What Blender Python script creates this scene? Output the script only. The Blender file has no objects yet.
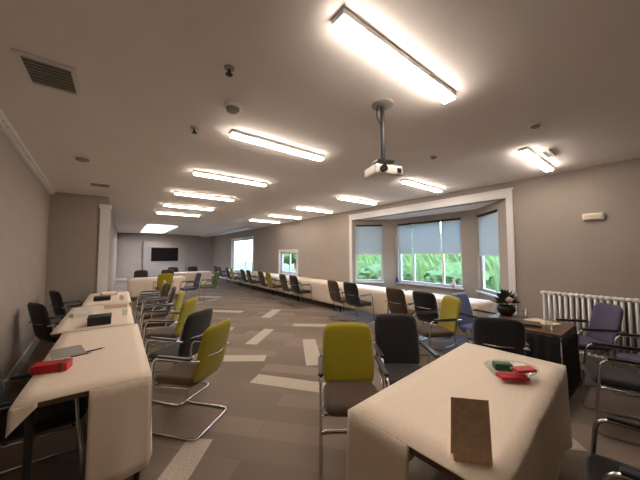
import bpy, bmesh, math, random
from mathutils import Vector, Matrix
PI = math.pi
random.seed(7)
sc = bpy.context.scene
COL = sc.collection
H = 1.6            # camera height
C = 2.88           # ceiling height
XR = 5.5           # right (window) wall
YF = 20.0          # far wall
YB = -2.6          # wall behind the camera

# ------------------------------------------------------------------ helpers
def lin(r, g, b):
    f = lambda c: c/12.92 if c <= .04045 else ((c+.055)/1.055)**2.4
    return (f(r/255), f(g/255), f(b/255), 1)

def mat(name, rgb, rough=.6, metal=0, noise=None, amount=.12, bump=0, spec=None, sheen=0):
    m = bpy.data.materials.new(name); m.use_nodes = True
    nt = m.node_tree; b = nt.nodes['Principled BSDF']
    b.inputs['Roughness'].default_value = rough
    b.inputs['Metallic'].default_value = metal
    if spec is not None: b.inputs['Specular IOR Level'].default_value = spec
    if sheen: b.inputs['Sheen Weight'].default_value = sheen
    c = lin(*rgb)
    tc = nt.nodes.new('ShaderNodeTexCoord')
    n = nt.nodes.new('ShaderNodeTexNoise'); n.inputs['Scale'].default_value = noise or 14
    n.inputs['Detail'].default_value = 4
    nt.links.new(tc.outputs['Object'], n.inputs['Vector'])
    r = nt.nodes.new('ShaderNodeValToRGB')
    r.color_ramp.elements[0].position = .3; r.color_ramp.elements[1].position = .7
    r.color_ramp.elements[0].color = tuple(max(0, x*(1-amount)) for x in c[:3])+(1,)
    r.color_ramp.elements[1].color = tuple(min(1, x*(1+amount)) for x in c[:3])+(1,)
    nt.links.new(n.outputs['Fac'], r.inputs['Fac'])
    nt.links.new(r.outputs['Color'], b.inputs['Base Color'])
    if bump:
        bp = nt.nodes.new('ShaderNodeBump'); bp.inputs['Strength'].default_value = bump
        bp.inputs['Distance'].default_value = .004
        nt.links.new(n.outputs['Fac'], bp.inputs['Height']); nt.links.new(bp.outputs['Normal'], b.inputs['Normal'])
    return m

def emat(name, rgb, strength):
    m = bpy.data.materials.new(name); m.use_nodes = True
    nt = m.node_tree; nt.nodes.clear()
    e = nt.nodes.new('ShaderNodeEmission'); e.inputs['Color'].default_value = (*rgb, 1); e.inputs['Strength'].default_value = strength
    o = nt.nodes.new('ShaderNodeOutputMaterial'); nt.links.new(e.outputs[0], o.inputs['Surface'])
    return m

def glass(name, tint=(1, 1, 1), gloss=.06):
    m = bpy.data.materials.new(name); m.use_nodes = True
    nt = m.node_tree; nt.nodes.clear()
    t = nt.nodes.new('ShaderNodeBsdfTransparent'); t.inputs['Color'].default_value = (*tint, 1)
    g = nt.nodes.new('ShaderNodeBsdfGlossy'); g.inputs['Roughness'].default_value = .03
    x = nt.nodes.new('ShaderNodeMixShader'); x.inputs['Fac'].default_value = gloss
    o = nt.nodes.new('ShaderNodeOutputMaterial')
    nt.links.new(t.outputs[0], x.inputs[1]); nt.links.new(g.outputs[0], x.inputs[2]); nt.links.new(x.outputs[0], o.inputs['Surface'])
    return m

def translucent(name, rgb, fac):
    m = bpy.data.materials.new(name); m.use_nodes = True
    nt = m.node_tree; nt.nodes.clear()
    d = nt.nodes.new('ShaderNodeBsdfDiffuse'); t = nt.nodes.new('ShaderNodeBsdfTranslucent')
    d.inputs['Color'].default_value = lin(*rgb); t.inputs['Color'].default_value = lin(*rgb)
    x = nt.nodes.new('ShaderNodeMixShader'); x.inputs['Fac'].default_value = fac
    o = nt.nodes.new('ShaderNodeOutputMaterial')
    nt.links.new(d.outputs[0], x.inputs[1]); nt.links.new(t.outputs[0], x.inputs[2]); nt.links.new(x.outputs[0], o.inputs['Surface'])
    return m

def carpet_mat(name, rgb):
    m = bpy.data.materials.new(name); m.use_nodes = True
    nt = m.node_tree; b = nt.nodes['Principled BSDF']; b.inputs['Roughness'].default_value = .95
    b.inputs['Specular IOR Level'].default_value = .1
    tc = nt.nodes.new('ShaderNodeTexCoord'); mp = nt.nodes.new('ShaderNodeMapping')
    mp.inputs['Rotation'].default_value = (0, 0, math.radians(48))
    br = nt.nodes.new('ShaderNodeTexBrick'); br.inputs['Scale'].default_value = 1
    br.inputs['Brick Width'].default_value = 1.0; br.inputs['Row Height'].default_value = .25
    br.inputs['Mortar Size'].default_value = .002; br.inputs['Bias'].default_value = -.1
    c = lin(*rgb)
    br.inputs['Color1'].default_value = tuple(x*.82 for x in c[:3])+(1,)
    br.inputs['Color2'].default_value = tuple(x*1.18 for x in c[:3])+(1,)
    br.inputs['Mortar'].default_value = tuple(x*.8 for x in c[:3])+(1,)
    n = nt.nodes.new('ShaderNodeTexNoise'); n.inputs['Scale'].default_value = 90; n.inputs['Detail'].default_value = 6
    mx = nt.nodes.new('ShaderNodeMixRGB'); mx.blend_type = 'MULTIPLY'; mx.inputs['Fac'].default_value = .45
    r = nt.nodes.new('ShaderNodeValToRGB'); r.color_ramp.elements[0].color = (.55, .55, .55, 1); r.color_ramp.elements[1].color = (1.3, 1.3, 1.3, 1)
    nt.links.new(tc.outputs['Object'], mp.inputs['Vector']); nt.links.new(mp.outputs[0], br.inputs['Vector'])
    nt.links.new(tc.outputs['Object'], n.inputs['Vector']); nt.links.new(n.outputs['Fac'], r.inputs['Fac'])
    nt.links.new(br.outputs['Color'], mx.inputs['Color1']); nt.links.new(r.outputs['Color'], mx.inputs['Color2'])
    nt.links.new(mx.outputs[0], b.inputs['Base Color'])
    bp = nt.nodes.new('ShaderNodeBump'); bp.inputs['Strength'].default_value = .3; bp.inputs['Distance'].default_value = .005
    nt.links.new(n.outputs['Fac'], bp.inputs['Height']); nt.links.new(bp.outputs['Normal'], b.inputs['Normal'])
    return m

M = dict(
    wall=mat('wall_paint', (164, 153, 144), .8, noise=3, amount=.03),
    ceil=mat('ceiling_paint', (236, 229, 224), .85, noise=2, amount=.02),
    trim=mat('white_gloss_paint', (226, 224, 224), .45, amount=.02),
    carpet=carpet_mat('carpet', (136, 122, 110)),
    carpet_pale=mat('pale_carpet', (186, 174, 160), .95, noise=90, amount=.25, bump=.3, spec=.1),
    cloth=mat('white_linen', (230, 212, 192), .75, noise=60, amount=.04, bump=.08, sheen=.2),
    chrome=mat('chrome', (200, 200, 200), .18, 1, amount=.02),
    black_plastic=mat('black_plastic', (22, 22, 23), .4, amount=.1),
    olive=mat('olive_fabric', (152, 138, 12), .9, noise=160, amount=.22, bump=.25, sheen=.2),
    black=mat('black_fabric', (30, 29, 32), .9, noise=160, amount=.25, bump=.25, sheen=.15),
    brown=mat('brown_fabric', (74, 55, 40), .9, noise=160, amount=.22, bump=.25, sheen=.15),
    purple=mat('purple_grey_fabric', (74, 66, 92), .9, noise=160, amount=.22, bump=.25, sheen=.15),
    navy=mat('navy_fabric', (44, 52, 82), .9, noise=160, amount=.22, bump=.25, sheen=.15),
    green=mat('leaf_green_fabric', (76, 100, 34), .9, noise=160, amount=.22, bump=.25, sheen=.15),
    blue=mat('pale_blue_fabric', (96, 108, 150), .9, noise=160, amount=.2, bump=.25, sheen=.15),
    wood=mat('dark_wood', (92, 66, 46), .4, noise=9, amount=.25),
    metal_dark=mat('dark_grey_metal', (52, 52, 54), .4, .7, amount=.08),
    card=mat('brown_card', (212, 182, 150), .85, noise=40, amount=.15),
    red=mat('red_paper', (190, 22, 34), .45, noise=20, amount=.1),
    cream=mat('cream_paper', (226, 206, 180), .7, amount=.05),
    white=mat('white_plastic', (226, 222, 216), .4, amount=.02),
    grey=mat('grey_plastic', (150, 146, 140), .5, amount=.05),
    leaf=mat('leaf', (52, 70, 38), .6, noise=30, amount=.35),
    pink=mat('pale_pink_petals', (226, 196, 198), .7, amount=.08),
    screen=mat('dark_screen', (18, 8, 4), .55, spec=.15, amount=.1),
    clear=glass('clear_glass', (.93, .95, .95), .12),
    pane=glass('window_glass', (.96, .99, .98), .05),
    blind=translucent('roller_blind_fabric', (196, 202, 204), .42),
    sky_pane=translucent('white_diffusing_glazing', (246, 242, 236), .9),
    lawn=mat('lawn_grass', (26, 50, 18), .9, noise=6, amount=.25),
    foliage=mat('tree_foliage', (26, 58, 20), .8, noise=2.5, amount=.45),
    bark=mat('bark', (92, 76, 60), .9, noise=12, amount=.3),
    lamp=emat('lamp_diffuser_light', (1, .87, .745), 17),
    green_paper=mat('green_paper', (52, 104, 60), .5, amount=.1),
)

def mesh_obj(name, bm, m, parent=None, smooth=False):
    me = bpy.data.meshes.new(name)
    bmesh.ops.recalc_face_normals(bm, faces=bm.faces)
    bm.to_mesh(me); bm.free()
    for x in (m if isinstance(m, (list, tuple)) else [m]): me.materials.append(x)
    if smooth:
        for p in me.polygons: p.use_smooth = True
    o = bpy.data.objects.new(name, me); COL.objects.link(o)
    if parent: o.parent = parent
    return o

def tag(o, label=None, cat=None, group=None, kind=None):
    if label: o['label'] = label
    if cat: o['category'] = cat
    if group: o['group'] = group
    if kind: o['kind'] = kind
    return o

def thing(name, label, cat, loc=(0, 0, 0), rz=0, group=None):
    o = bpy.data.objects.new(name, None); COL.objects.link(o)
    o.empty_display_size = .1
    o.location = loc; o.rotation_euler = (0, 0, rz)
    return tag(o, label, cat, group)

def dup(root, loc, rz, label, group=None):
    r = root.copy(); COL.objects.link(r); r.location = loc; r.rotation_euler = (0, 0, rz)
    r['label'] = label
    if group: r['group'] = group
    for ch in list(root.children):
        c = ch.copy(); COL.objects.link(c); c.parent = r
        for g in list(ch.children):
            d = g.copy(); COL.objects.link(d); d.parent = c
    return r

def box(bm, x0, x1, y0, y1, z0, z1, mi=0):
    v = [bm.verts.new((x, y, z)) for z in (z0, z1) for x, y in ((x0, y0), (x1, y0), (x1, y1), (x0, y1))]
    for f in ((3, 2, 1, 0), (4, 5, 6, 7), (0, 1, 5, 4), (1, 2, 6, 5), (2, 3, 7, 6), (3, 0, 4, 7)):
        bm.faces.new([v[i] for i in f]).material_index = mi
    return v

def bbox(x0, x1, y0, y1, z0, z1, bev=.004, seg=2):
    bm = bmesh.new(); box(bm, x0, x1, y0, y1, z0, z1)
    bmesh.ops.bevel(bm, geom=bm.edges[:], offset=bev, segments=seg, affect='EDGES', profile=.5)
    return bm

def prism(bm, p0, p1, off0, off1, z0, z1):
    """wall-like box following the plan line p0->p1, between normal offsets off0..off1"""
    a = Vector(p0); b = Vector(p1); d = (b-a).normalized(); n = Vector((d.y, -d.x))
    pl = [a+n*off0, b+n*off0, b+n*off1, a+n*off1]
    v = [bm.verts.new((p.x, p.y, z)) for z in (z0, z1) for p in pl]
    for f in ((3, 2, 1, 0), (4, 5, 6, 7), (0, 1, 5, 4), (1, 2, 6, 5), (2, 3, 7, 6), (3, 0, 4, 7)):
        bm.faces.new([v[i] for i in f])

def round_path(pts, rad, n=5):
    out = [Vector(pts[0])]
    for i in range(1, len(pts)-1):
        p = Vector(pts[i]); a = (Vector(pts[i-1])-p); b = (Vector(pts[i+1])-p)
        r = min(rad, a.length*.45, b.length*.45)
        s = p+a.normalized()*r; e = p+b.normalized()*r
        for k in range(n+1):
            t = k/n
            out.append((1-t)**2*s + 2*t*(1-t)*p + t*t*e)
    out.append(Vector(pts[-1]))
    return out

def tube(bm, pts, r, seg=8, rad=.05):
    P = round_path(pts, rad) if rad else [Vector(p) for p in pts]
    rings = []; up = None
    for i, p in enumerate(P):
        t = (P[min(i+1, len(P)-1)]-P[max(i-1, 0)]).normalized()
        if up is None:
            up = Vector((0, 0, 1)) if abs(t.z) < .9 else Vector((1, 0, 0))
        x = t.cross(up)
        if x.length < 1e-4: x = t.orthogonal()
        x.normalize(); y = x.cross(t).normalized(); up = y
        rings.append([bm.verts.new(p+r*(math.cos(2*PI*k/seg)*x+math.sin(2*PI*k/seg)*y)) for k in range(seg)])
    for a, b in zip(rings, rings[1:]):
        for k in range(seg): bm.faces.new((a[k], a[(k+1) % seg], b[(k+1) % seg], b[k]))
    bm.faces.new(rings[0]); bm.faces.new(rings[-1][::-1])

def lathe(bm, prof, seg=20, c=(0, 0, 0)):
    rings = []
    for r, z in prof:
        rings.append([bm.verts.new((c[0]+r*math.cos(2*PI*k/seg), c[1]+r*math.sin(2*PI*k/seg), c[2]+z)) for k in range(seg)])
    for a, b in zip(rings, rings[1:]):
        for k in range(seg): bm.faces.new((a[k], a[(k+1) % seg], b[(k+1) % seg], b[k]))
    bm.faces.new(rings[0][::-1]); bm.faces.new(rings[-1])

def pad(w, h, t, fn, n=12, power=.42):
    """upholstered pad: rounded-corner cushion w x h x t; fn maps (u,v,d) to a point"""
    bm = bmesh.new(); grid = {}
    def sq(u, v):
        k = 1-power*.5*min(abs(u), abs(v))**4*.55
        return u*k*w/2, v*k*h/2
    for s in (1, -1):
        for i in range(n+1):
            for j in range(n+1):
                u = -1+2*i/n; v = -1+2*j/n
                u = math.copysign(abs(u)**.75, u); v = math.copysign(abs(v)**.75, v)
                edge = i in (0, n) or j in (0, n)
                if edge and s == -1: grid[(s, i, j)] = grid[(1, i, j)]; continue
                x, y = sq(u, v)
                e = max(abs(u), abs(v))
                d = 0 if edge else s*t/2*(1-e**8)**.4
                grid[(s, i, j)] = bm.verts.new(fn(x, y, d))
    for s in (1, -1):
        for i in range(n):
            for j in range(n):
                q = [grid[(s, i, j)], grid[(s, i+1, j)], grid[(s, i+1, j+1)], grid[(s, i, j+1)]]
                bm.faces.new(q if s == 1 else q[::-1])
    return bm

def struct(name, bm, m, parent=None, smooth=False):
    o = mesh_obj(name, bm, m, parent, smooth)
    if not parent: o['kind'] = 'structure'
    return o

# ------------------------------------------------------------------ room shell
def wl(y): return -.95 - (y-3.84)*.05      # left wall runs slightly askew
YS = 7.62                                    # where the left wall steps in
bm = bmesh.new()
box(bm, -2.5, 6.7, YB-.2, YF+.2, -.1, 0)
# paler carpet planks let into the floor
def plank(ax, ay, bx, by, w):
    a = Vector((ax, ay)); b = Vector((bx, by)); d = (b-a).normalized(); n = Vector((-d.y, d.x))*w/2
    v = [bm.verts.new((p.x, p.y, .0015)) for p in (a+n, a-n, b-n, b+n)]
    bm.faces.new(v).material_index = 1
for q in ((1.45, 3.3, 2.02, 2.55, .24), (1.16, 4.33, 1.86, 3.82, .24), (1.92, 4.55, 2.62, 5.22, .22), (2.3, 3.15, 2.9, 4.15, .24),
          (.3, 2.12, .62, 2.52, .22), (3.4, .95, 3.0, .55, .25), (3.0, 6.2, 3.7, 6.9, .25), (1.3, 6.3, 2.0, 5.7, .22),
          (2.1, 7.9, 2.8, 7.2, .25), (1.5, 8.8, 2.2, 9.5, .25), (3.2, 5.2, 3.9, 4.6, .22), (2.4, 10.8, 3.1, 10.1, .25),
          (1.6, 5.0, 1.05, 5.5, .2)):
    plank(*q)
struct('floor', bm, [M['carpet'], M['carpet_pale']])

SX0, SX1, SY0, SY1 = 1.0, 2.2, 13.7, 19.0   # roof light
bm = bmesh.new()
box(bm, -2.5, 6.7, YB-.2, SY0, C, C+.2)
box(bm, -2.5, 6.7, SY1, YF+.2, C, C+.2)
box(bm, -2.5, SX0, SY0, SY1, C, C+.2)
box(bm, SX1, 6.7, SY0, SY1, C, C+.2)
struct('ceiling', bm, M['ceil'])
bm = bmesh.new()
for a in ((SX0-.05, SX0, SY0-.05, SY1+.05), (SX1, SX1+.05, SY0-.05, SY1+.05), (SX0, SX1, SY0-.05, SY0), (SX0, SX1, SY1, SY1+.05)):
    box(bm, *a, C+.2, C+.34)
w5 = struct('window_5', bm, M['trim'])
bm = bmesh.new(); box(bm, SX0, SX1, SY0, SY1, C+.24, C+.26)
mesh_obj('window_pane', bm, M['sky_pane'], w5)

bm = bmesh.new(); prism(bm, (wl(YB), YB), (wl(YS), YS), 0, -.15, 0, C); struct('wall_left', bm, M['wall'])
bm = bmesh.new(); box(bm, wl(YS)-.15, -.2, YS, YS+.15, 0, C); struct('wall_return', bm, M['wall'])
bm = bmesh.new(); prism(bm, (-.2, YS+.15), (-.06, YF), 0, -.15, 0, C); struct('wall_left_far', bm, M['wall'])
bm = bmesh.new(); box(bm, -.4, XR+.2, YF, YF+.15, 0, C); struct('wall_far', bm, M['wall'])
bm = bmesh.new(); box(bm, -1.2, XR+.2, YB-.15, YB, 0, C); struct('wall_back', bm, M['wall'])
BY0, BY1, BZ = 1.72, 5.65, 2.6              # bay opening
S0, S1, SZ0, SZ1 = 8.69, 10.02, .8, 1.68    # small window
F0, F1, FZ0, FZ1 = 12.9, 16.0, .66, 2.42    # far window
bm = bmesh.new()
T = .16
box(bm, XR, XR+T, YB, BY0, 0, C); box(bm, XR, XR+T, BY0, BY1, BZ, C)
box(bm, XR, XR+T, BY1, S0, 0, C); box(bm, XR, XR+T, S0, S1, 0, SZ0); box(bm, XR, XR+T, S0, S1, SZ1, C)
box(bm, XR, XR+T, S1, F0, 0, C); box(bm, XR, XR+T, F0, F1, 0, FZ0); box(bm, XR, XR+T, F0, F1, FZ1, C)
box(bm, XR, XR+T, F1, YF, 0, C)
struct('wall_right', bm, M['wall'])
# chimney breast that carries the screen at the far end
bm = bmesh.new(); box(bm, 1.25, 3.6, YF-.3, YF, 0, 2.35); struct('wall_far_breast', bm, M['wall'])

# bay
P0, P1, P2, P3 = (XR+.0, BY1), (6.4, 4.80), (6.4, 2.6), (XR+.0, BY0)
def facet(name, p0, p1, t0, t1, z0, z1):
    a = Vector(p0); b = Vector(p1)
    q = lambda t: tuple(a+(b-a)*t)
    bm = bmesh.new()
    prism(bm, p0, q(t0), 0, -.12, 0, C); prism(bm, q(t1), p1, 0, -.12, 0, C)
    prism(bm, q(t0), q(t1), 0, -.12, 0, z0); prism(bm, q(t0), q(t1), 0, -.12, z1, C)
    struct(name, bm, M['wall'])
    return q
def window(name, p0, p1, z0, z1, mull=(), fr=.05, off=-.08):
    bm = bmesh.new(); a = Vector(p0); b = Vector(p1); L = (b-a).length; d = (b-a)/L
    pt = lambda s: tuple(a+d*s)
    prism(bm, pt(0), pt(fr), off, off-.05, z0, z1); prism(bm, pt(L-fr), pt(L), off, off-.05, z0, z1)
    prism(bm, pt(fr), pt(L-fr), off, off-.05, z0, z0+fr); prism(bm, pt(fr), pt(L-fr), off, off-.05, z1-fr, z1)
    for s in mull: prism(bm, pt(s*L-fr*.5), pt(s*L+fr*.5), off, off-.05, z0+fr, z1-fr)
    w = struct(name, bm, M['trim'])
    edges = [0]+list(mull)+[1]
    for e0, e1 in zip(edges, edges[1:]):
        bm = bmesh.new(); prism(bm, pt(e0*L+fr*.5), pt(e1*L-fr*.5), off-.02, off-.03, z0+fr*.5, z1-fr*.5)
        mesh_obj('window_pane', bm, M['pane'], w)
    bm = bmesh.new(); prism(bm, pt(-.02), pt(L+.02), .05, -.1, z0-.035, z0)
    mesh_obj('window_sill', bm, M['trim'], w)
    return pt
WZ0, WZ1 = .8, 2.46
qL = facet('wall_bay_left', P0, P1, .08, .72, WZ0, WZ1)
qC = facet('wall_bay_center', P1, P2, .04, .85, WZ0, WZ1)
qR = facet('wall_bay_right', P2, P3, .02, .76, WZ0, WZ1)
window('window_1', qL(.08), qL(.72), WZ0, WZ1)
window('window_2', qC(.04), qC(.85), WZ0, WZ1, (.26, .72))
window('window_3', qR(.02), qR(.76), WZ0, WZ1)
bm = bmesh.new()
v = [bm.verts.new((x, y, z)) for z in (BZ, C-.02) for x, y in ((XR+T, BY1-.14), P1, P2, (XR+T, BY0+.14))]
v2 = v
for f in ((0, 1, 2, 3), (7, 6, 5, 4), (0, 4, 5, 1), (1, 5, 6, 2), (2, 6, 7, 3), (3, 7, 4, 0)): bm.faces.new([v[i] for i in f])
struct('ceiling_bay', bm, M['ceil'])
window('window_4', (XR, S1), (XR, S0), SZ0, SZ1, (.5,), .07)
window('window_6', (XR, F1), (XR, F0), FZ0, FZ1, (.62,), .08)
# trim round the bay opening
bm = bmesh.new()
box(bm, XR-.03, XR, BY0-.1, BY1+.1, BZ, BZ+.13); box(bm, XR-.05, XR, BY0-.12, BY1+.12, BZ+.13, BZ+.16)
struct('trim_1', bm, M['trim'])
bm = bmesh.new(); box(bm, XR-.025, XR, BY0-.1, BY0, 0, BZ); struct('trim_2', bm, M['trim'])
bm = bmesh.new(); box(bm, XR-.025, XR, BY1, BY1+.1, 0, BZ); struct('trim_3', bm, M['trim'])
# pilaster strip where the left wall steps in
bm = bmesh.new(); box(bm, -.34, -.16, YS-.04, YS, 0, 2.62); box(bm, -.36, -.14, YS-.06, YS, 2.62, 2.7); struct('trim_4', bm, M['trim'])
# pale ceiling beam over the far window
bm = bmesh.new(); box(bm, 4.62, 5.1, 11.6, YF, C-.1, C); struct('trim_5', bm, M['trim'])
# surround of the small window
bm = bmesh.new()
box(bm, XR-.02, XR, S0-.1, S0, SZ0-.1, SZ1+.1); box(bm, XR-.02, XR, S1, S1+.1, SZ0-.1, SZ1+.1)
box(bm, XR-.02, XR, S0, S1, SZ1, SZ1+.1)
struct('trim_6', bm, M['trim'])
bm = bmesh.new()
box(bm, XR-.02, XR, F0-.12, F0, FZ0-.05, FZ1+.1); box(bm, XR-.02, XR, F1, F1+.12, FZ0-.05, FZ1+.1); box(bm, XR-.02, XR, F0, F1, FZ1, FZ1+.1)
struct('trim_7', bm, M['trim'])
# cornice on the left wall, small steps
bm = bmesh.new()
prism(bm, (wl(YB), YB), (wl(YS), YS), .07, 0, C-.03, C); prism(bm, (wl(YB), YB), (wl(YS), YS), .04, 0, C-.07, C-.03)
for k in range(74):
    y = YB+.1+k*.148
    prism(bm, (wl(y), y), (wl(y+.075), y+.075), .062, 0, C-.05, C-.03)
struct('trim_8', bm, M['trim'])
# baseboards
bm = bmesh.new(); prism(bm, (wl(YB), YB), (wl(YS), YS), .02, 0, 0, .16); struct('baseboard_left', bm, M['trim'])
bm = bmesh.new(); box(bm, XR-.018, XR, YB, BY0-.1, 0, .14); box(bm, XR-.018, XR, BY1+.1, YF, 0, .14); struct('baseboard_right', bm, M['trim'])
bm = bmesh.new(); box(bm, wl(YS), -.34, YS-.018, YS, 0, .14); struct('baseboard_return', bm, M['trim'])
bm = bmesh.new(); box(bm, -.06, 1.25, YF-.018, YF, 0, .14); box(bm, 3.6, XR, YF-.018, YF, 0, .14); struct('baseboard_far', bm, M['trim'])

# ------------------------------------------------------------------ blinds
def blind(p0, p1, zt, zb, label):
    a = Vector(p0); b = Vector(p1); d = (b-a).normalized(); n = Vector((d.y, -d.x)); L = (b-a).length
    c = (a+b)/2 - n*.035
    t = thing('roller_blind', label, 'blind', (c.x, c.y, zb), math.atan2(d.y, d.x), 'roller blinds of the bay')
    bm = bmesh.new(); box(bm, -L/2+.02, L/2-.02, -.001, .001, 0, zt-zb-.03); mesh_obj('blind_fabric', bm, M['blind'], t)
    bm = bmesh.new(); box(bm, -L/2+.02, L/2-.02, -.007, .007, -.022, .004); mesh_obj('bottom_bar', bm, M['white'], t)
    bm = bmesh.new(); tube(bm, [(-L/2+.01, 0, zt-zb-.025), (L/2-.01, 0, zt-zb-.025)], .024, 10, 0); mesh_obj('roller', bm, M['metal_dark'], t, True)
    bm = bmesh.new(); tube(bm, [(L/2-.02, -.03, zt-zb-.03), (L/2-.02, -.03, -.25)], .0025, 5, 0); mesh_obj('pull_chain', bm, M['white'], t)
blind(qL(.08), qL(.72), WZ1, 1.6, 'pale roller blind half down over the left pane of the bay window')
e = [.04, .04+.81*.26, .04+.81*.72, .85]
for k, s in enumerate(('narrow pale roller blind on the left section of the middle bay window', 'widest pale roller blind in the centre of the middle bay window', 'pale roller blind on the right section of the middle bay window')):
    blind(qC(e[k]), qC(e[k+1]), WZ1, 1.62, s)
blind(qR(.02), qR(.76), WZ1, 1.58, 'pale roller blind half down on the right angled bay window nearest the plain wall')

# ------------------------------------------------------------------ ceiling lamps
def lamp(x, y, label, group):
    t = thing('ceiling_light', label, 'ceiling light', (x, y, C), 0, group)
    bm = bbox(-.6, .6, -.05, .05, -.036, 0, .004); mesh_obj('housing', bm, M['white'], t)
    bm = bbox(-.595, .595, -.046, .046, -.058, -.028, .006); mesh_obj('diffuser', bm, M['lamp'], t)
    return t
pos = ('nearest the camera', 'second from the camera', 'third from the camera', 'fourth from the camera', 'fifth from the camera', 'farthest from the camera')
l0 = None
for i, y in enumerate((1.015, 2.70, 4.37, 6.07, 7.75, 9.3)):
    for x, side in ((1.49, 'left'), (4.45, 'right')):
        lab = 'lit white bar lamp on the ceiling, %s in the %s-hand row' % (pos[i], side)
        g = 'ceiling bar lamps of the %s-hand row' % side
        if l0 is None: l0 = lamp(x, y, lab, g)
        else: dup(l0, (x, y, C), 0, lab, g)

# ------------------------------------------------------------------ small ceiling fittings
def detector(x, y, label, r=.06, h=.045, m='white'):
    t = thing('smoke_detector', label, 'smoke detector', (x, y, C))
    bm = bmesh.new(); lathe(bm, [(r, 0), (r, -h*.3), (r*.9, -h*.45)], 20); mesh_obj('base', bm, M[m], t, False)
    bm = bmesh.new(); lathe(bm, [(r*.75, -h*.45), (r*.7, -h*.8), (r*.4, -h)], 20); mesh_obj('sensor_head', bm, M['grey'], t, False)
detector(.75, 2.23, 'round smoke detector on the ceiling above the second lamp of the left row', .075, .06)
detector(-.41, 4.64, 'round smoke detector on the ceiling near the left wall cornice', .1, .06)
detector(3.23, 1.8, 'small smoke detector on the ceiling behind the projector', .05)
detector(3.23, .74, 'smoke detector on the ceiling beside the nearest right-hand lamp', .05)
def sprinkler(x, y, label):
    t = thing('sprinkler', label, 'sprinkler', (x, y, C))
    bm = bmesh.new(); lathe(bm, [(.035, .004), (.033, -.008), (.012, -.012)], 16); mesh_obj('collar', bm, M['grey'], t)
    bm = bmesh.new(); lathe(bm, [(.009, -.012), (.009, -.045)], 10); mesh_obj('stem', bm, M['metal_dark'], t)
    bm = bmesh.new(); lathe(bm, [(.024, -.045), (.024, -.049)], 14); mesh_obj('deflector', bm, M['metal_dark'], t)
sprinkler(.57, 1.78, 'small dark sprinkler head on the ceiling in front of the large smoke detector')
sprinkler(.58, 2.87, 'small dark sprinkler head on the ceiling left of the second left-row lamp')
def vent(x, y, sx, sy, label, rz=0):
    t = thing('ceiling_vent', label, 'vent', (x, y, C), rz)
    bm = bmesh.new()
    f = .03
    box(bm, -sx, sx, -sy, -sy+f, -.018, 0); box(bm, -sx, sx, sy-f, sy, -.018, 0)
    box(bm, -sx, -sx+f, -sy+f, sy-f, -.018, 0); box(bm, sx-f, sx, -sy+f, sy-f, -.018, 0)
    mesh_obj('frame', bm, M['white'], t)
    bm = bmesh.new(); box(bm, -sx+f, sx-f, -sy+f, sy-f, -.004, 0); mesh_obj('backing', bm, M['metal_dark'], t)
    bm = bmesh.new(); n = max(2, int(2*sy/.045))
    for k in range(n):
        yy = -sy+f+(2*sy-2*f)*(k+.5)/n
        box(bm, -sx+f, sx-f, yy-.009, yy+.009, -.014, -.006)
    mesh_obj('louvre', bm, M['grey'], t)
vent(-.42, 2.62, .15, .2, 'square louvred air vent on the ceiling at the left, nearest vent')
vent(4.3, .88, .17, .05, 'narrow dark slot vent on the ceiling beside the nearest right-hand lamp')
vent(-.3, 6.3, .16, .16, 'square air vent on the ceiling far down the left wall')

# projector on its pole
t = thing('projector', 'white projector hanging from the ceiling on a dark pole', 'projector', (1.76, 1.43, C), math.radians(-20))
bm = bmesh.new(); lathe(bm, [(.09, 0), (.09, -.012), (.03, -.03)], 22); mesh_obj('ceiling_plate', bm, M['grey'], t)
bm = bmesh.new(); tube(bm, [(0, 0, -.02), (0, 0, -.5)], .017, 12, 0); mesh_obj('pole', bm, M['black_plastic'], t)
bm = bmesh.new(); tube(bm, [(-.05, .0, 0), (-.055, 0, -.12), (-.02, 0, -.18), (-.022, 0, -.48)], .005, 6, .02); mesh_obj('cable', bm, M['black_plastic'], t)
bm = bmesh.new()
box(bm, -.08, .08, -.05, .05, -.515, -.5)
for sx in (-1, 1):
    for sy in (-1, 1): tube(bm, [(sx*.05, sy*.03, -.51), (sx*.11, sy*.07, -.56)], .007, 6, 0)
mesh_obj('bracket', bm, M['black_plastic'], t)
b = bbox(-.13, .13, -.1, .1, -.64, -.555, .018, 3); body = mesh_obj('body', b, M['white'], t)
bm = bmesh.new(); box(bm, .07, .11, -.102, -.099, -.62, -.58); mesh_obj('vent_grille', bm, M['metal_dark'], body)
bm = bmesh.new(); tube(bm, [(-.06, -.08, -.597), (-.06, -.125, -.597)], .03, 16, 0); mesh_obj('lens', bm, M['black_plastic'], t)

# emergency box on right wall
t = thing('emergency_light', 'pale box-shaped emergency light high on the plain right wall', 'emergency light', (XR, .64, 2.09))
mesh_obj('housing', bbox(-.05, .002, -.11, .11, 0, .1, .012), M['white'], t)
mesh_obj('lens_cover', bbox(-.062, -.048, -.095, .095, .012, .07, .006), M['cream'], t)

# radiator
t = thing('radiator', 'white column radiator on the plain right wall behind the purple chairs', 'radiator', (XR-.09, 0, .12))
n = 26; sp = .063; sec = None
bm = bmesh.new()
for dx in (-.035, .035): tube(bm, [(dx, 0, .05), (dx, 0, .85)], .015, 8, 0)
lathe(bm, [(.0, .84), (.05, .845), (.05, .885), (.0, .9)], 12); lathe(bm, [(.0, .02), (.05, .025), (.05, .06), (.0, .07)], 12)
sec = mesh_obj('radiator_column', bm, M['trim'], t, True)
sec.location = (0, 1.22, 0)
for k in range(1, n):
    s = sec.copy(); COL.objects.link(s); s.parent = t; s.location = (0, 1.22-k*sp, 0)
bm = bmesh.new(); tube(bm, [(0, 1.26, .045), (0, 1.33, .045), (0, 1.33, -.12)], .011, 8, .02); mesh_obj('pipe', bm, M['chrome'], t)
bm = bmesh.new(); lathe(bm, [(.018, .03), (.022, .06), (.022, .1)], 12, (0, 1.33, 0)); mesh_obj('valve', bm, M['white'], t)
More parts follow.
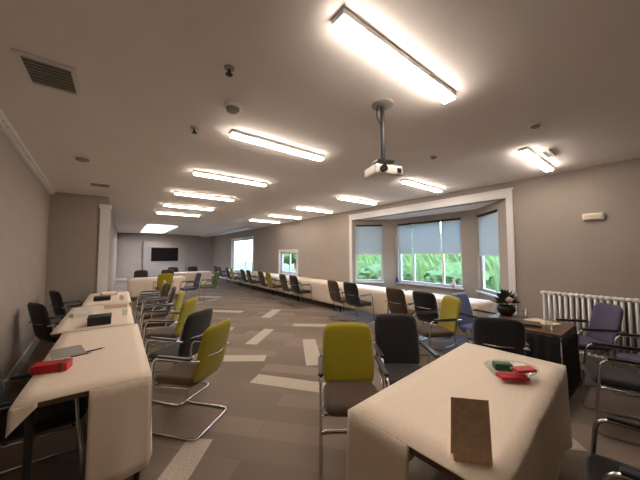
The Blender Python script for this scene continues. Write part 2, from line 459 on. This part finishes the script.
for yy in (1.1, -.25):
    bm = bmesh.new(); box(bm, -.01, .075, yy-.012, yy+.012, .7, .73); mesh_obj('bracket', bm, M['trim'], t)

# screen on the far wall
t = thing('television', 'dark wide television screen on the far wall of the room', 'television', (2.42, YF-.3, 1.13))
mesh_obj('bezel', bbox(-.76, .76, -.06, -.01, 0, .88, .01), M['black_plastic'], t)
bm = bmesh.new(); box(bm, -.73, .73, -.063, -.059, .03, .85); mesh_obj('screen', bm, M['screen'], t)
bm = bmesh.new(); box(bm, -.3, .3, -.01, 0, .2, .7); mesh_obj('wall_mount', bm, M['metal_dark'], t)

# ------------------------------------------------------------------ chairs
protos = {}
def make_chair(label, fabric, seat_fabric=None):
    t = thing('conference_chair', label, 'chair')
    lean = math.radians(13)
    def fb(x, y, d):                      # back: curved and leaning
        yy = -.215-(y+.235)*math.sin(lean)+.55*x*x - d
        return (x, yy, .7+y*math.cos(lean))
    mesh_obj('backrest', pad(.46, .53, .05, fb), M[fabric], t, True)
    def fs(x, y, d): return (x, y+.02-.0, .455+d+.12*max(0, -y-.1)**1*.0-.5*max(0, y-.17)**2*4)
    mesh_obj('seat', pad(.46, .47, .075, fs), M[seat_fabric or fabric], t, True)
    bm = bmesh.new(); q = .25
    tube(bm, [(-q, -.27, .665), (-q, .19, .665), (-q, .25, .012), (-q, -.26, .012), (q, -.26, .012), (q, .25, .012), (q, .19, .665), (q, -.27, .665)], .0115, 8, .07)
    mesh_obj('frame', bm, M['chrome'], t, True)
    for z, y in ((.42, .18), (.42, -.14)):
        bm = bmesh.new(); yy = y
        fy = .19+.06*(.665-z)/.653
        tube(bm, [(-q, fy if y > 0 else fy, z), (-.2, y, z-.012), (.2, y, z-.012), (q, fy, z)], .009, 8, .03)
        mesh_obj('seat_rail', bm, M['chrome'], t, True)
    bm = bmesh.new(); tube(bm, [(-q, -.27, .665), (-.21, -.245, .672), (0, -.31, .672), (.21, -.245, .672), (q, -.27, .665)], .008, 8, .04)
    mesh_obj('back_rail', bm, M['chrome'], t, True)
    for s in (-1, 1):
        mesh_obj('armrest', bbox(s*q-.022, s*q+.022, -.2, .15, .672, .692, .008, 2), M['black_plastic'], t)
    return t
def chair(color, x, y, deg, label, group):
    rz = math.radians(deg)
    seat = {'olive2': 'brown', 'olive': 'brown'}.get(color)
    fab = {'olive2': 'olive'}.get(color, color)
    if color not in protos:
        o = protos[color] = make_chair(label, fab, seat); o.location = (x, y, 0); o.rotation_euler = (0, 0, rz); o['group'] = group
        return o
    return dup(protos[color], (x, y, 0), rz, label, group)
GL = 'conference chairs along the long left table row'
GW = 'conference chairs along the window table row'
GR = 'conference chairs at the near right table'
GD = 'conference chairs around the dark table'
GF = 'conference chairs at the far end tables'
chair('olive', .60, 2.86, 40, 'nearest olive green chair on the aisle side of the left table row, chrome frame', GL)
chair('black', .60, 3.52, 38, 'black chair directly behind the nearest olive chair of the left table row', GL)
chair('olive', .64, 4.45, 52, 'olive chair on the aisle side of the left row, just past the nearest black chair', GL)
chair('olive', .62, 5.25, 70, 'olive chair on the aisle side of the left row, second past the nearest black chair', GL)
chair('brown', .6, 5.95, 84, 'nearest brown chair on the aisle side of the left table row', GL)
chair('brown', .6, 6.75, 96, 'farther brown chair on the aisle side of the left table row', GL)
chair('olive', .62, 7.55, 84, 'last olive chair on the aisle side of the left table row', GL)
chair('black', -.58, 5.25, -60, 'black chair between the left wall and the tables, facing the aisle', GL)
chair('black', -.60, 6.75, -66, 'dark chair by the far corner of the left wall beside the tables', GL)
chair('black', -.40, 2.75, -88, 'black chair pushed under the left edge of the nearest left table', GL)
chair('olive2', 1.54, 1.60, 143, 'olive backed chair facing the near right table beside a black one', GR)
chair('black', 2.2, 1.56, 143, 'black chair facing the near right table, beside the olive backed one', GR)
chair('black', 2.0, .06, 10, 'black chair with black armrests at the bottom right, drawn to the near right table', GR)
chair('olive', 3.78, 2.16, 60, 'olive chair standing askew in front of the bay window, past the black chair', GW)
chair('blue', 4.45, 1.82, 172, 'pale blue chair in the bay window light beside the dark table', GD)
yy = [(2.58, 'black'), (3.17, 'brown'), (4.42, 'black'), (5.0, 'brown'), (6.86, 'black'), (7.5, 'brown'), (8.5, 'olive'), (9.15, 'brown'), (10.3, 'black'), (10.95, 'black'), (12.3, 'olive'), (12.9, 'black'), (14.2, 'brown'), (14.85, 'black')]
nth = {'black': 0, 'brown': 0, 'olive': 0}
ords = ('nearest', 'second nearest', 'third nearest', 'fourth nearest', 'fifth nearest', 'sixth nearest', 'seventh nearest')
for y, c in yy:
    chair(c, 4.50, y, -90+random.uniform(-6, 6), '%s %s chair tucked up to the long window table row, back to the aisle' % (ords[nth[c]], c), GW)
    nth[c] += 1
chair('black', 3.34, 1.2, -64, 'black chair at the left end of the dark table, its back to the camera', GD)
chair('purple', 4.84, .72, 40, 'purple-grey chair facing the dark table in front of the radiator', GD)
chair('purple', 4.5, .1, 38, 'purple-grey chair at the right edge of the photo beside the radiator', GD)
chair('black', 3.74, .30, 18, 'black chair on the near side of the dark table', GD)
chair('navy', 1.9, 9.6, 95, 'navy chair standing alone in the middle of the far floor', GF)
chair('green', 2.55, 9.75, 95, 'leaf green chair in the far floor beside the navy one', GF)
chair('brown', .75, 12.2, 180, 'brown chair at the far white table nearest the far left wall', GF)
chair('brown', 1.6, 12.2, 170, 'brown chair behind the right half of the first far white table', GF)
chair('olive', 1.25, 10.35, 5, 'olive chair in front of the first far white table', GF)
chair('black', 2.2, 14.6, 180, 'black chair behind the last white table under the television', GF)
chair('black', 3.1, 14.6, 180, 'black chair behind the right end of the last white table under the television', GF)

# ------------------------------------------------------------------ tables and cloths
def table(x0, x1, y0, y1, label, group, rz=0, top='wood', c=None, z=.74):
    cx, cy = (x0+x1)/2, (y0+y1)/2; w, l = (x1-x0)/2, (y1-y0)/2
    t = thing('conference_table', label, 'table', (cx, cy, 0), rz, group)
    mesh_obj('tabletop', bbox(-w, w, -l, l, z-.028, z, .004), M[top], t)
    for sx in (-1, 1):
        for sy in (-1, 1):
            bm = bmesh.new(); tube(bm, [(sx*(w-.06), sy*(l-.06), z-.028), (sx*(w-.06), sy*(l-.06), 0)], .02, 10, 0)
            mesh_obj('leg', bm, M['metal_dark'], t)
    bm = bmesh.new()
    if l > w:
        box(bm, -.015, .015, -l+.08, l-.08, z-.075, z-.03)
    else: box(bm, -w+.08, w-.08, -.015, .015, z-.075, z-.03)
    mesh_obj('cross_rail', bm, M['metal_dark'], t)
    return t
def cloth(x0, x1, y0, y1, flaps, label, group, rz=0, z=.742, seed=0):
    """flaps: dict side -> list of (a, b, drop at a, drop at b), a..b measured 0..1 along the side"""
    rnd = random.Random(seed)
    cx, cy = (x0+x1)/2, (y0+y1)/2; w, l = (x1-x0)/2+.006, (y1-y0)/2+.006
    bm = bmesh.new(); th = .003
    n = 10
    def grid(fn, nu, nv):
        g = [[bm.verts.new(fn(i/nu, j/nv)) for j in range(nv+1)] for i in range(nu+1)]
        for i in range(nu):
            for j in range(nv): bm.faces.new((g[i][j], g[i+1][j], g[i+1][j+1], g[i][j+1]))
    grid(lambda u, v: (-w+2*w*u, -l+2*l*v, z+th), n, n)
    sides = {'-x': ((-w, l), (-w, -l), (-1, 0)), '+x': ((w, -l), (w, l), (1, 0)), '-y': ((-w, -l), (w, -l), (0, -1)), '+y': ((w, l), (-w, l), (0, 1))}
    for s, fl in flaps.items():
        p, q, nn = sides[s]; p = Vector(p); q = Vector(q); nn = Vector(nn); L = (q-p).length
        for a, b, da, db in fl:
            k1 = rnd.uniform(9, 13); ph = rnd.uniform(0, 6)
            def fn(u, v):
                sx = a+(b-a)*u; e = p+(q-p)*sx
                d = (da+(db-da)*u)*v
                o = .004*min(1, v*6)+.014*v*(1+math.sin(k1*sx*L*1.3+ph))+.006*v*math.sin(k1*2.3*sx*L+ph)
                e = e+nn*o
                return (e.x, e.y, z+th-d)
            grid(fn, max(6, int(30*(b-a))), 9)
    bmesh.ops.remove_doubles(bm, verts=bm.verts, dist=.0008)
    o = mesh_obj('tablecloth', bm, M['cloth'], None, True)
    o.location = (cx, cy, 0); o.rotation_euler = (0, 0, rz)
    md = o.modifiers.new('thickness', 'SOLIDIFY'); md.thickness = .004; md.offset = 1
    return tag(o, label, 'tablecloth', group)

TL = 'tables of the long left row'; CLL = 'white cloths on the long left row'
rows = [(2.24, 3.97, 0), (4.01, 5.74, -.1), (5.78, 7.51, 0)]
names = ('nearest', 'middle', 'farthest')
for i, (a, b, dx) in enumerate(rows):
    table(-.44+dx, .21+dx*.3, a, b, '%s table of the left row, under a white cloth' % names[i], TL)
    cloth(-.44+dx, .21+dx*.3, a, b, {'+x': [(0, 1, .6, .62)], '-y': [(.5, 1, .6, .61), (0, .16, .13, .02)] if i == 0 else [], '-x': [(.8, 1, .05, .15)] if i == 0 else []},
          '%s white tablecloth of the left table row, hanging down its aisle side' % names[i], CLL, seed=i)
# near right table, turned slightly
rz = math.radians(4)
table(1.06, 2.72, .46, 1.15, 'near right table under a white cloth with the tent card', 'table in the right foreground', rz)
cloth(1.06, 2.72, .46, 1.15, {'-x': [(0, .52, .6, .6)], '+y': [(0, 1, .6, .58)], '-y': [(0, 1, .3, .5)], '+x': [(0, 1, .5, .5)]},
      'white tablecloth on the near right table carrying the brown tent card', 'cloth in the right foreground', rz, seed=9)
# window row
TW = 'tables of the long window row'; CW = 'white cloths on the window row'
y = 1.98
wn = ('nearest', 'second nearest', 'third nearest', 'fourth nearest', 'fifth nearest', 'sixth nearest', 'seventh nearest')
for i in range(7):
    table(4.83, 5.45, y, y+1.72, '%s table in the long row by the windows, under a white cloth' % wn[i], TW)
    cloth(4.83, 5.45, y, y+1.72, {'-x': [(0, 1, .55, .55)], '-y': [(0, 1, .55, .55)]}, '%s white tablecloth in the long row by the windows' % wn[i], CW, seed=20+i)
    y += 1.86
# dark table by the radiator
dt = table(3.74, 4.5, .72, 1.54, 'dark brown wooden table without a cloth near the radiator', 'dark table')
def skirt(p, q, seed):
    rnd = random.Random(seed); bm = bmesh.new(); p = Vector(p); q = Vector(q); L = (q-p).length; d = (q-p)/L; nn = Vector((d.y, -d.x))
    N = int(L*60); g = []
    for i in range(N+1):
        col = []
        for j in range(8):
            v = j/7; e = p+d*(L*i/N)+nn*(.004+.016*(.4+.6*v)*(1+math.sin(i*1.05)))
            col.append(bm.verts.new((e.x, e.y, .71-.66*v)))
        g.append(col)
    for i in range(N):
        for j in range(7): bm.faces.new((g[i][j], g[i+1][j], g[i+1][j+1], g[i][j+1]))
    o = mesh_obj('table_skirt', bm, M['black'], dt, True); o['label'] = 'black pleated skirt'
    md = o.modifiers.new('thickness', 'SOLIDIFY'); md.thickness = .003
skirt((-.37, -.40), (.37, -.40), 1); skirt((-.37, .40), (-.37, -.40), 2)
# far tables
for i, (x0, x1, y0, y1, s) in enumerate(((.3, 2.0, 10.9, 11.6, 'first white-clothed table in the far room, nearest the camera'), (1.9, 3.6, 13.3, 14.0, 'last white-clothed table in the far room, under the television'))):
    table(x0, x1, y0, y1, s.replace('white-clothed table', 'table under white cloth'), 'tables of the far room')
    cloth(x0, x1, y0, y1, {'-y': [(0, 1, .6, .6)], '+y': [(0, 1, .6, .6)]}, s.replace('white-clothed table', 'white tablecloth').replace('nearest', 'draped nearest'), 'white cloths of the far room', seed=40+i)

# ------------------------------------------------------------------ things on the tables
ZT = .75
def packet_tray(x, y, rz, label):
    t = thing('packet_tray', label, 'tray', (x, y, ZT), rz)
    t.scale = (1.15, 1.15, 1.15)
    bm = bmesh.new(); lathe(bm, [(.075, 0), (.108, .055), (.112, .055), (.108, .05), (.076, .005)], 28)
    for v in bm.verts: v.co.x *= 1.35
    mesh_obj('dish', bm, M['clear'], t, True)
    return t
# red packets etc. are things of their own
def packet(x, y, z, sx, sy, sz, rz, tilt, m, label, group):
    bm = bbox(-sx, sx, -sy, sy, 0, sz, min(.006, sz*.4))
    for v in bm.verts:
        if abs(v.co.x) > sx*.9: v.co.z = v.co.z*.5+sz*.25
    o = mesh_obj('paper_packet', bm, M[m]); o.location = (x, y, z); o.rotation_euler = (tilt, 0, rz)
    tag(o, label, 'packet', group)
packet_tray(2.210, 0.700, math.radians(-35), 'oval clear glass dish of packets on the near right table')
gp = 'packets in the dish on the near right table'
packet(2.120, 0.665, ZT+.010, .085, .042, .045, math.radians(-42), 0, 'red', 'larger red packet at the front of the glass dish', gp)
packet(2.190, 0.620, ZT+.057, .07, .03, .04, math.radians(-30), .1, 'red', 'smaller red packet at the right of the glass dish', gp)
packet(2.260, 0.660, ZT+.02, .05, .035, .055, math.radians(10), 0, 'white', 'white packet at the right rim of the glass dish', gp)
packet(2.240, 0.760, ZT+.014, .06, .03, .05, math.radians(-50), 0, 'green_paper', 'dark green packet at the back of the glass dish', gp)
packet(2.290, 0.720, ZT+.03, .05, .03, .02, math.radians(-10), 0, 'cream', 'cream packet at the back right of the glass dish', gp)
# tent card
t = thing('tent_card', 'brown folded tent card standing on the near right table', 'card', (1.19, .53, ZT), math.radians(-48))
def leaf_card(s):
    bm = bmesh.new(); w, h, d = .073, .245, .022
    v = [bm.verts.new(p) for p in ((-w, s*d, 0), (w, s*d, 0), (w, 0, h), (-w, 0, h), (-w, s*d-.0012*s, 0), (w, s*d-.0012*s, 0), (w, -.0008*s, h-.001), (-w, -.0008*s, h-.001))]
    for f in ((0, 1, 2, 3), (7, 6, 5, 4), (0, 4, 5, 1), (1, 5, 6, 2), (2, 6, 7, 3), (3, 7, 4, 0)): bm.faces.new([v[i] for i in f])
    return bm
mesh_obj('front_leaf', leaf_card(-1), M['card'], t); mesh_obj('back_leaf', leaf_card(1), M['card'], t)
# nearest left table: red box, pens, papers
t = thing('gift_box', 'flat red box with a dark band lying on the nearest left table', 'box', (-.355, 2.76, ZT), math.radians(-14))
mesh_obj('body', bbox(-.1, .1, -.05, .05, 0, .045, .006), M['red'], t)
mesh_obj('lid', bbox(-.102, .102, -.052, .052, .045, .058, .005), M['red'], t)
mesh_obj('ribbon', bbox(.05, .075, -.054, .054, -.0, .061, .002), M['wood'], t)
def pen(x, y, rz, m, label):
    t = thing('pen', label, 'pen', (x, y, ZT+.006), rz, 'pens on the nearest left table')
    bm = bmesh.new(); tube(bm, [(-.065, 0, 0), (.05, 0, 0)], .005, 8, 0); mesh_obj('barrel', bm, M[m], t)
    bm = bmesh.new(); tube(bm, [(.05, 0, 0), (.072, 0, -.002)], .003, 8, 0); mesh_obj('tip', bm, M['chrome'], t)
    bm = bmesh.new(); box(bm, -.06, -.02, -.0015, .0015, .005, .009); mesh_obj('clip', bm, M['chrome'], t)
pen(-.13, 3.1, math.radians(25), 'black_plastic', 'black pen lying right of the papers on the nearest left table')
pen(-.22, 3.02, math.radians(10), 'wood', 'brown pen lying between red box and papers on the nearest left table')
def papers(x, y, rz, w, l, h, m, label, group=None):
    bm = bbox(-w, w, -l, l, 0, h, .001, 1); o = mesh_obj('paper_stack', bm, M[m]); o.location = (x, y, ZT); o.rotation_euler = (0, 0, rz)
    tag(o, label, 'papers', group)
papers(-.32, 3.2, math.radians(12), .105, .148, .004, 'grey', 'grey sheet of paper on the nearest left table behind the red box')
papers(-.36, 5.0, math.radians(5), .105, .148, .05, 'white', 'white pile of papers on the left edge of the middle left table')
def black_box(x, y, w, l, h, label):
    t = thing('box_file', label, 'box', (x, y, ZT))
    mesh_obj('body', bbox(-w, w, -l, l, 0, h, .008), M['black_plastic'], t)
    mesh_obj('lid', bbox(-w-.003, w+.003, -l-.003, l+.003, h, h+.012, .004), M['metal_dark'], t)
black_box(-.15, 4.25, .11, .12, .085, 'black box on the middle left table, larger of the dark boxes')
black_box(-.2, 6.35, .12, .09, .06, 'small black box on the farthest left table')
papers(0.02, 5.4, math.radians(80), .105, .148, .06, 'cream', 'cream pile of papers on the aisle side of the middle left table')
papers(-.12, 7.1, math.radians(8), .12, .16, .05, 'cream', 'cream pile of papers on the farthest left table')
def tumbler(x, y, label, group):
    bm = bmesh.new(); lathe(bm, [(.028, 0), (.034, .1), (.032, .1), (.026, .008)], 18)
    o = mesh_obj('drinking_glass', bm, M['clear'], None, True); o.location = (x, y, ZT); tag(o, label, 'glass', group)
tumbler(.1, 4.6, 'clear drinking glass on the middle left table by the aisle edge', 'glasses on the left row')
tumbler(.08, 6.1, 'clear drinking glass on the farthest left table by the aisle edge', 'glasses on the left row')
# flower bowl and papers on the dark table
t = thing('flower_arrangement', 'dark leafy flower arrangement with a pale bloom on the dark table', 'flowers', (4.38, 1.42, .74)); t.scale = (1.35, 1.35, 1.35)
bm = bmesh.new(); lathe(bm, [(.05, 0), (.085, .05), (.08, .1), (.07, .1), (.07, .06)], 20); mesh_obj('bowl', bm, M['black_plastic'], t, True)
bm = bmesh.new()
for k in range(90):
    a = random.uniform(0, 2*PI); el = random.uniform(.15, 1.4); L = random.uniform(.1, .19)
    d = Vector((math.cos(a)*math.cos(el), math.sin(a)*math.cos(el), math.sin(el)))
    b0 = Vector((0, 0, .1))+d*L*.3; tip = Vector((0, 0, .1))+d*L; s = d.cross(Vector((0, 0, 1))).normalized()*.022; mid = (b0+tip)/2+Vector((0, 0, .012))
    v = [bm.verts.new(p) for p in (b0, mid+s, tip, mid-s)]; bm.faces.new(v)
fo = mesh_obj('foliage', bm, M['leaf'], t)
for k, (dx, dy, dz) in enumerate(((-.06, -.05, .17), (.03, -.07, .2), (.05, .03, .22))):
    bm = bmesh.new()
    bmesh.ops.create_icosphere(bm, subdivisions=2, radius=.03)
    for v in bm.verts: v.co = v.co*(1+.25*math.sin(v.co.x*200+v.co.y*170))+Vector((dx, dy, dz))
    mesh_obj('bloom', bm, M['pink'], t, True)
def papers_d(x, y, rz, m, h, label):
    o = mesh_obj('folder', bbox(-.11, .11, -.155, .155, 0, h, .002, 1), M[m]); o.location = (x, y, .74); o.rotation_euler = (0, 0, rz); tag(o, label, 'folder', 'folders on the dark table')
papers_d(3.98, 1.1, .3, 'brown', .03, 'brown folder lying in the middle of the dark table')
papers_d(4.28, 1.0, -.4, 'cream', .01, 'cream sheet folder at the right of the dark table')
def tumbler_d(x, y, label):
    bm = bmesh.new(); lathe(bm, [(.028, 0), (.034, .11), (.032, .11), (.026, .008)], 18)
    o = mesh_obj('drinking_glass', bm, M['clear'], None, True); o.location = (x, y, .74); tag(o, label, 'glass', 'glasses on the dark table')
tumbler_d(3.85, .84, 'clear drinking glass in front of the brown folder on the dark table')
tumbler_d(4.4, 1.2, 'clear drinking glass behind the cream folder on the dark table')
# ornaments on the bay window sill
def vase(x, y, z, m, label, s=1):
    t = thing('vase', label, 'vase', (x, y, z))
    bm = bmesh.new(); lathe(bm, [(.03*s, 0), (.05*s, .05*s), (.045*s, .11*s), (.02*s, .16*s), (.028*s, .19*s), (.022*s, .19*s), (.015*s, .16*s)], 18)
    mesh_obj('body', bm, M[m], t, True)
    return t
vase(6.33, 4.86-.16, .8, 'navy', 'dark blue vase on the left end of the middle bay window sill', .9)
vase(6.33, 3.1, .8, 'pink', 'pale pink vase on the right end of the middle bay window sill', 1.1)

# ------------------------------------------------------------------ outside
bm = bmesh.new(); box(bm, XR+T, 60, -30, 60, -.5, -.3); struct('lawn', bm, M['lawn'])
def blob(r, seed, sx=1, sz=1, sub=4):
    bm = bmesh.new(); bmesh.ops.create_icosphere(bm, subdivisions=sub, radius=r)
    rr = random.Random(seed); k = [rr.uniform(2, 5)/r for _ in range(3)]; p = [rr.uniform(0, 6) for _ in range(3)]
    for v in bm.verts:
        c = v.co
        f = 1+.12*math.sin(k[0]*c.x+p[0])*math.sin(k[1]*c.y+p[1])+.08*math.sin(k[2]*2*c.z+p[2])+rr.uniform(-.09, .09)
        v.co = Vector((c.x*sx, c.y*sx, c.z*sz))*f
    return bm
tr = [(18, 6.5, 2.6, 'round green tree outside, seen through the middle bay window'), (19, 15.5, 3.0, 'broad green tree outside, seen through the left bay window'),
      (17, 27.2, 3.0, 'green tree outside, seen through the small window')]
for i, (x, y, r, lab) in enumerate(tr):
    t = thing('garden_tree', lab, 'tree', (x, y, -.3), 0, 'trees in the garden')
    c = mesh_obj('crown', blob(r, i, 1, .85), M['foliage'], t); c.location = (0, 0, r*.85+.9)
    bm = bmesh.new(); lathe(bm, [(.22, 0), (.16, .8), (.13, 2.2)], 10); mesh_obj('trunk', bm, M['bark'], t)
hed = [(10.5, 1.2, 'clipped low green bush outside the right angled bay window'), (11.5, 5.6, 'clipped low green bush outside the middle bay window'), (11.5, 9.3, 'clipped low green bush outside the left bay window')]
for i, (x, y, lab) in enumerate(hed):
    o = mesh_obj('garden_bush', blob(.85, 20+i, 1.5, 1.0, 4), M['foliage']); o.location = (x, y, .35); tag(o, lab, 'bush', 'bushes in the garden')

# long leafy hedge across the garden
bm = bmesh.new(); rr = random.Random(5)
NY, NZ = 150, 22
g = []
for i in range(NY+1):
    colm = []
    y = -5+20*i/NY
    for j in range(NZ+1):
        a = PI*j/NZ
        hx = -.7*math.copysign(abs(math.cos(a))**.4, math.cos(a)); hz = 2.35*abs(math.sin(a))**.35
        k = 1+rr.uniform(-.08, .08)+.05*math.sin(y*1.7)
        colm.append(bm.verts.new((hx*k, y+rr.uniform(-.05, .05), hz*(k if 0 < j < NZ else 1))))
    g.append(colm)
for i in range(NY):
    for j in range(NZ): bm.faces.new((g[i][j], g[i+1][j], g[i+1][j+1], g[i][j+1]))
bm.faces.new(g[0]); bm.faces.new(g[-1][::-1])
hd = mesh_obj('garden_hedge', bm, M['foliage']); hd.location = (13.6, 0, -.3)
tag(hd, 'long green hedge running across the garden behind the bushes outside', 'hedge')

# ------------------------------------------------------------------ light
w = bpy.data.worlds.new('World'); sc.world = w; w.use_nodes = True
bg = w.node_tree.nodes['Background']
sky = w.node_tree.nodes.new('ShaderNodeTexSky'); sky.sky_type = 'NISHITA'; sky.sun_disc = False
sky.sun_elevation = math.radians(42); sky.sun_rotation = math.radians(250); sky.dust_density = 2.5
w.node_tree.links.new(sky.outputs[0], bg.inputs['Color']); bg.inputs['Strength'].default_value = 1.6
sun = bpy.data.lights.new('sun', 'SUN'); sun.energy = .8; sun.angle = .05; sun.color = (1, .95, .86)
so = bpy.data.objects.new('sun', sun); COL.objects.link(so)
so.rotation_euler = Vector((.62, .25, -.74)).to_track_quat('-Z', 'Y').to_euler()

# ------------------------------------------------------------------ camera
cam = bpy.data.cameras.new('camera'); co = bpy.data.objects.new('camera', cam); COL.objects.link(co)
cam.sensor_width = 36; cam.lens = 36*265/640; cam.clip_start = .02
yaw = math.radians(37.3); pit = math.radians(3.0)
d = Vector((math.sin(yaw)*math.cos(pit), math.cos(yaw)*math.cos(pit), math.sin(pit)))
co.location = (0, 0, H); co.rotation_euler = d.to_track_quat('-Z', 'Y').to_euler()
sc.camera = co
sc.view_settings.view_transform = 'Standard'; sc.view_settings.look = 'None'
sc.view_settings.gamma = 1; sc.view_settings.use_curve_mapping = False
sc.view_settings.exposure = 1.33
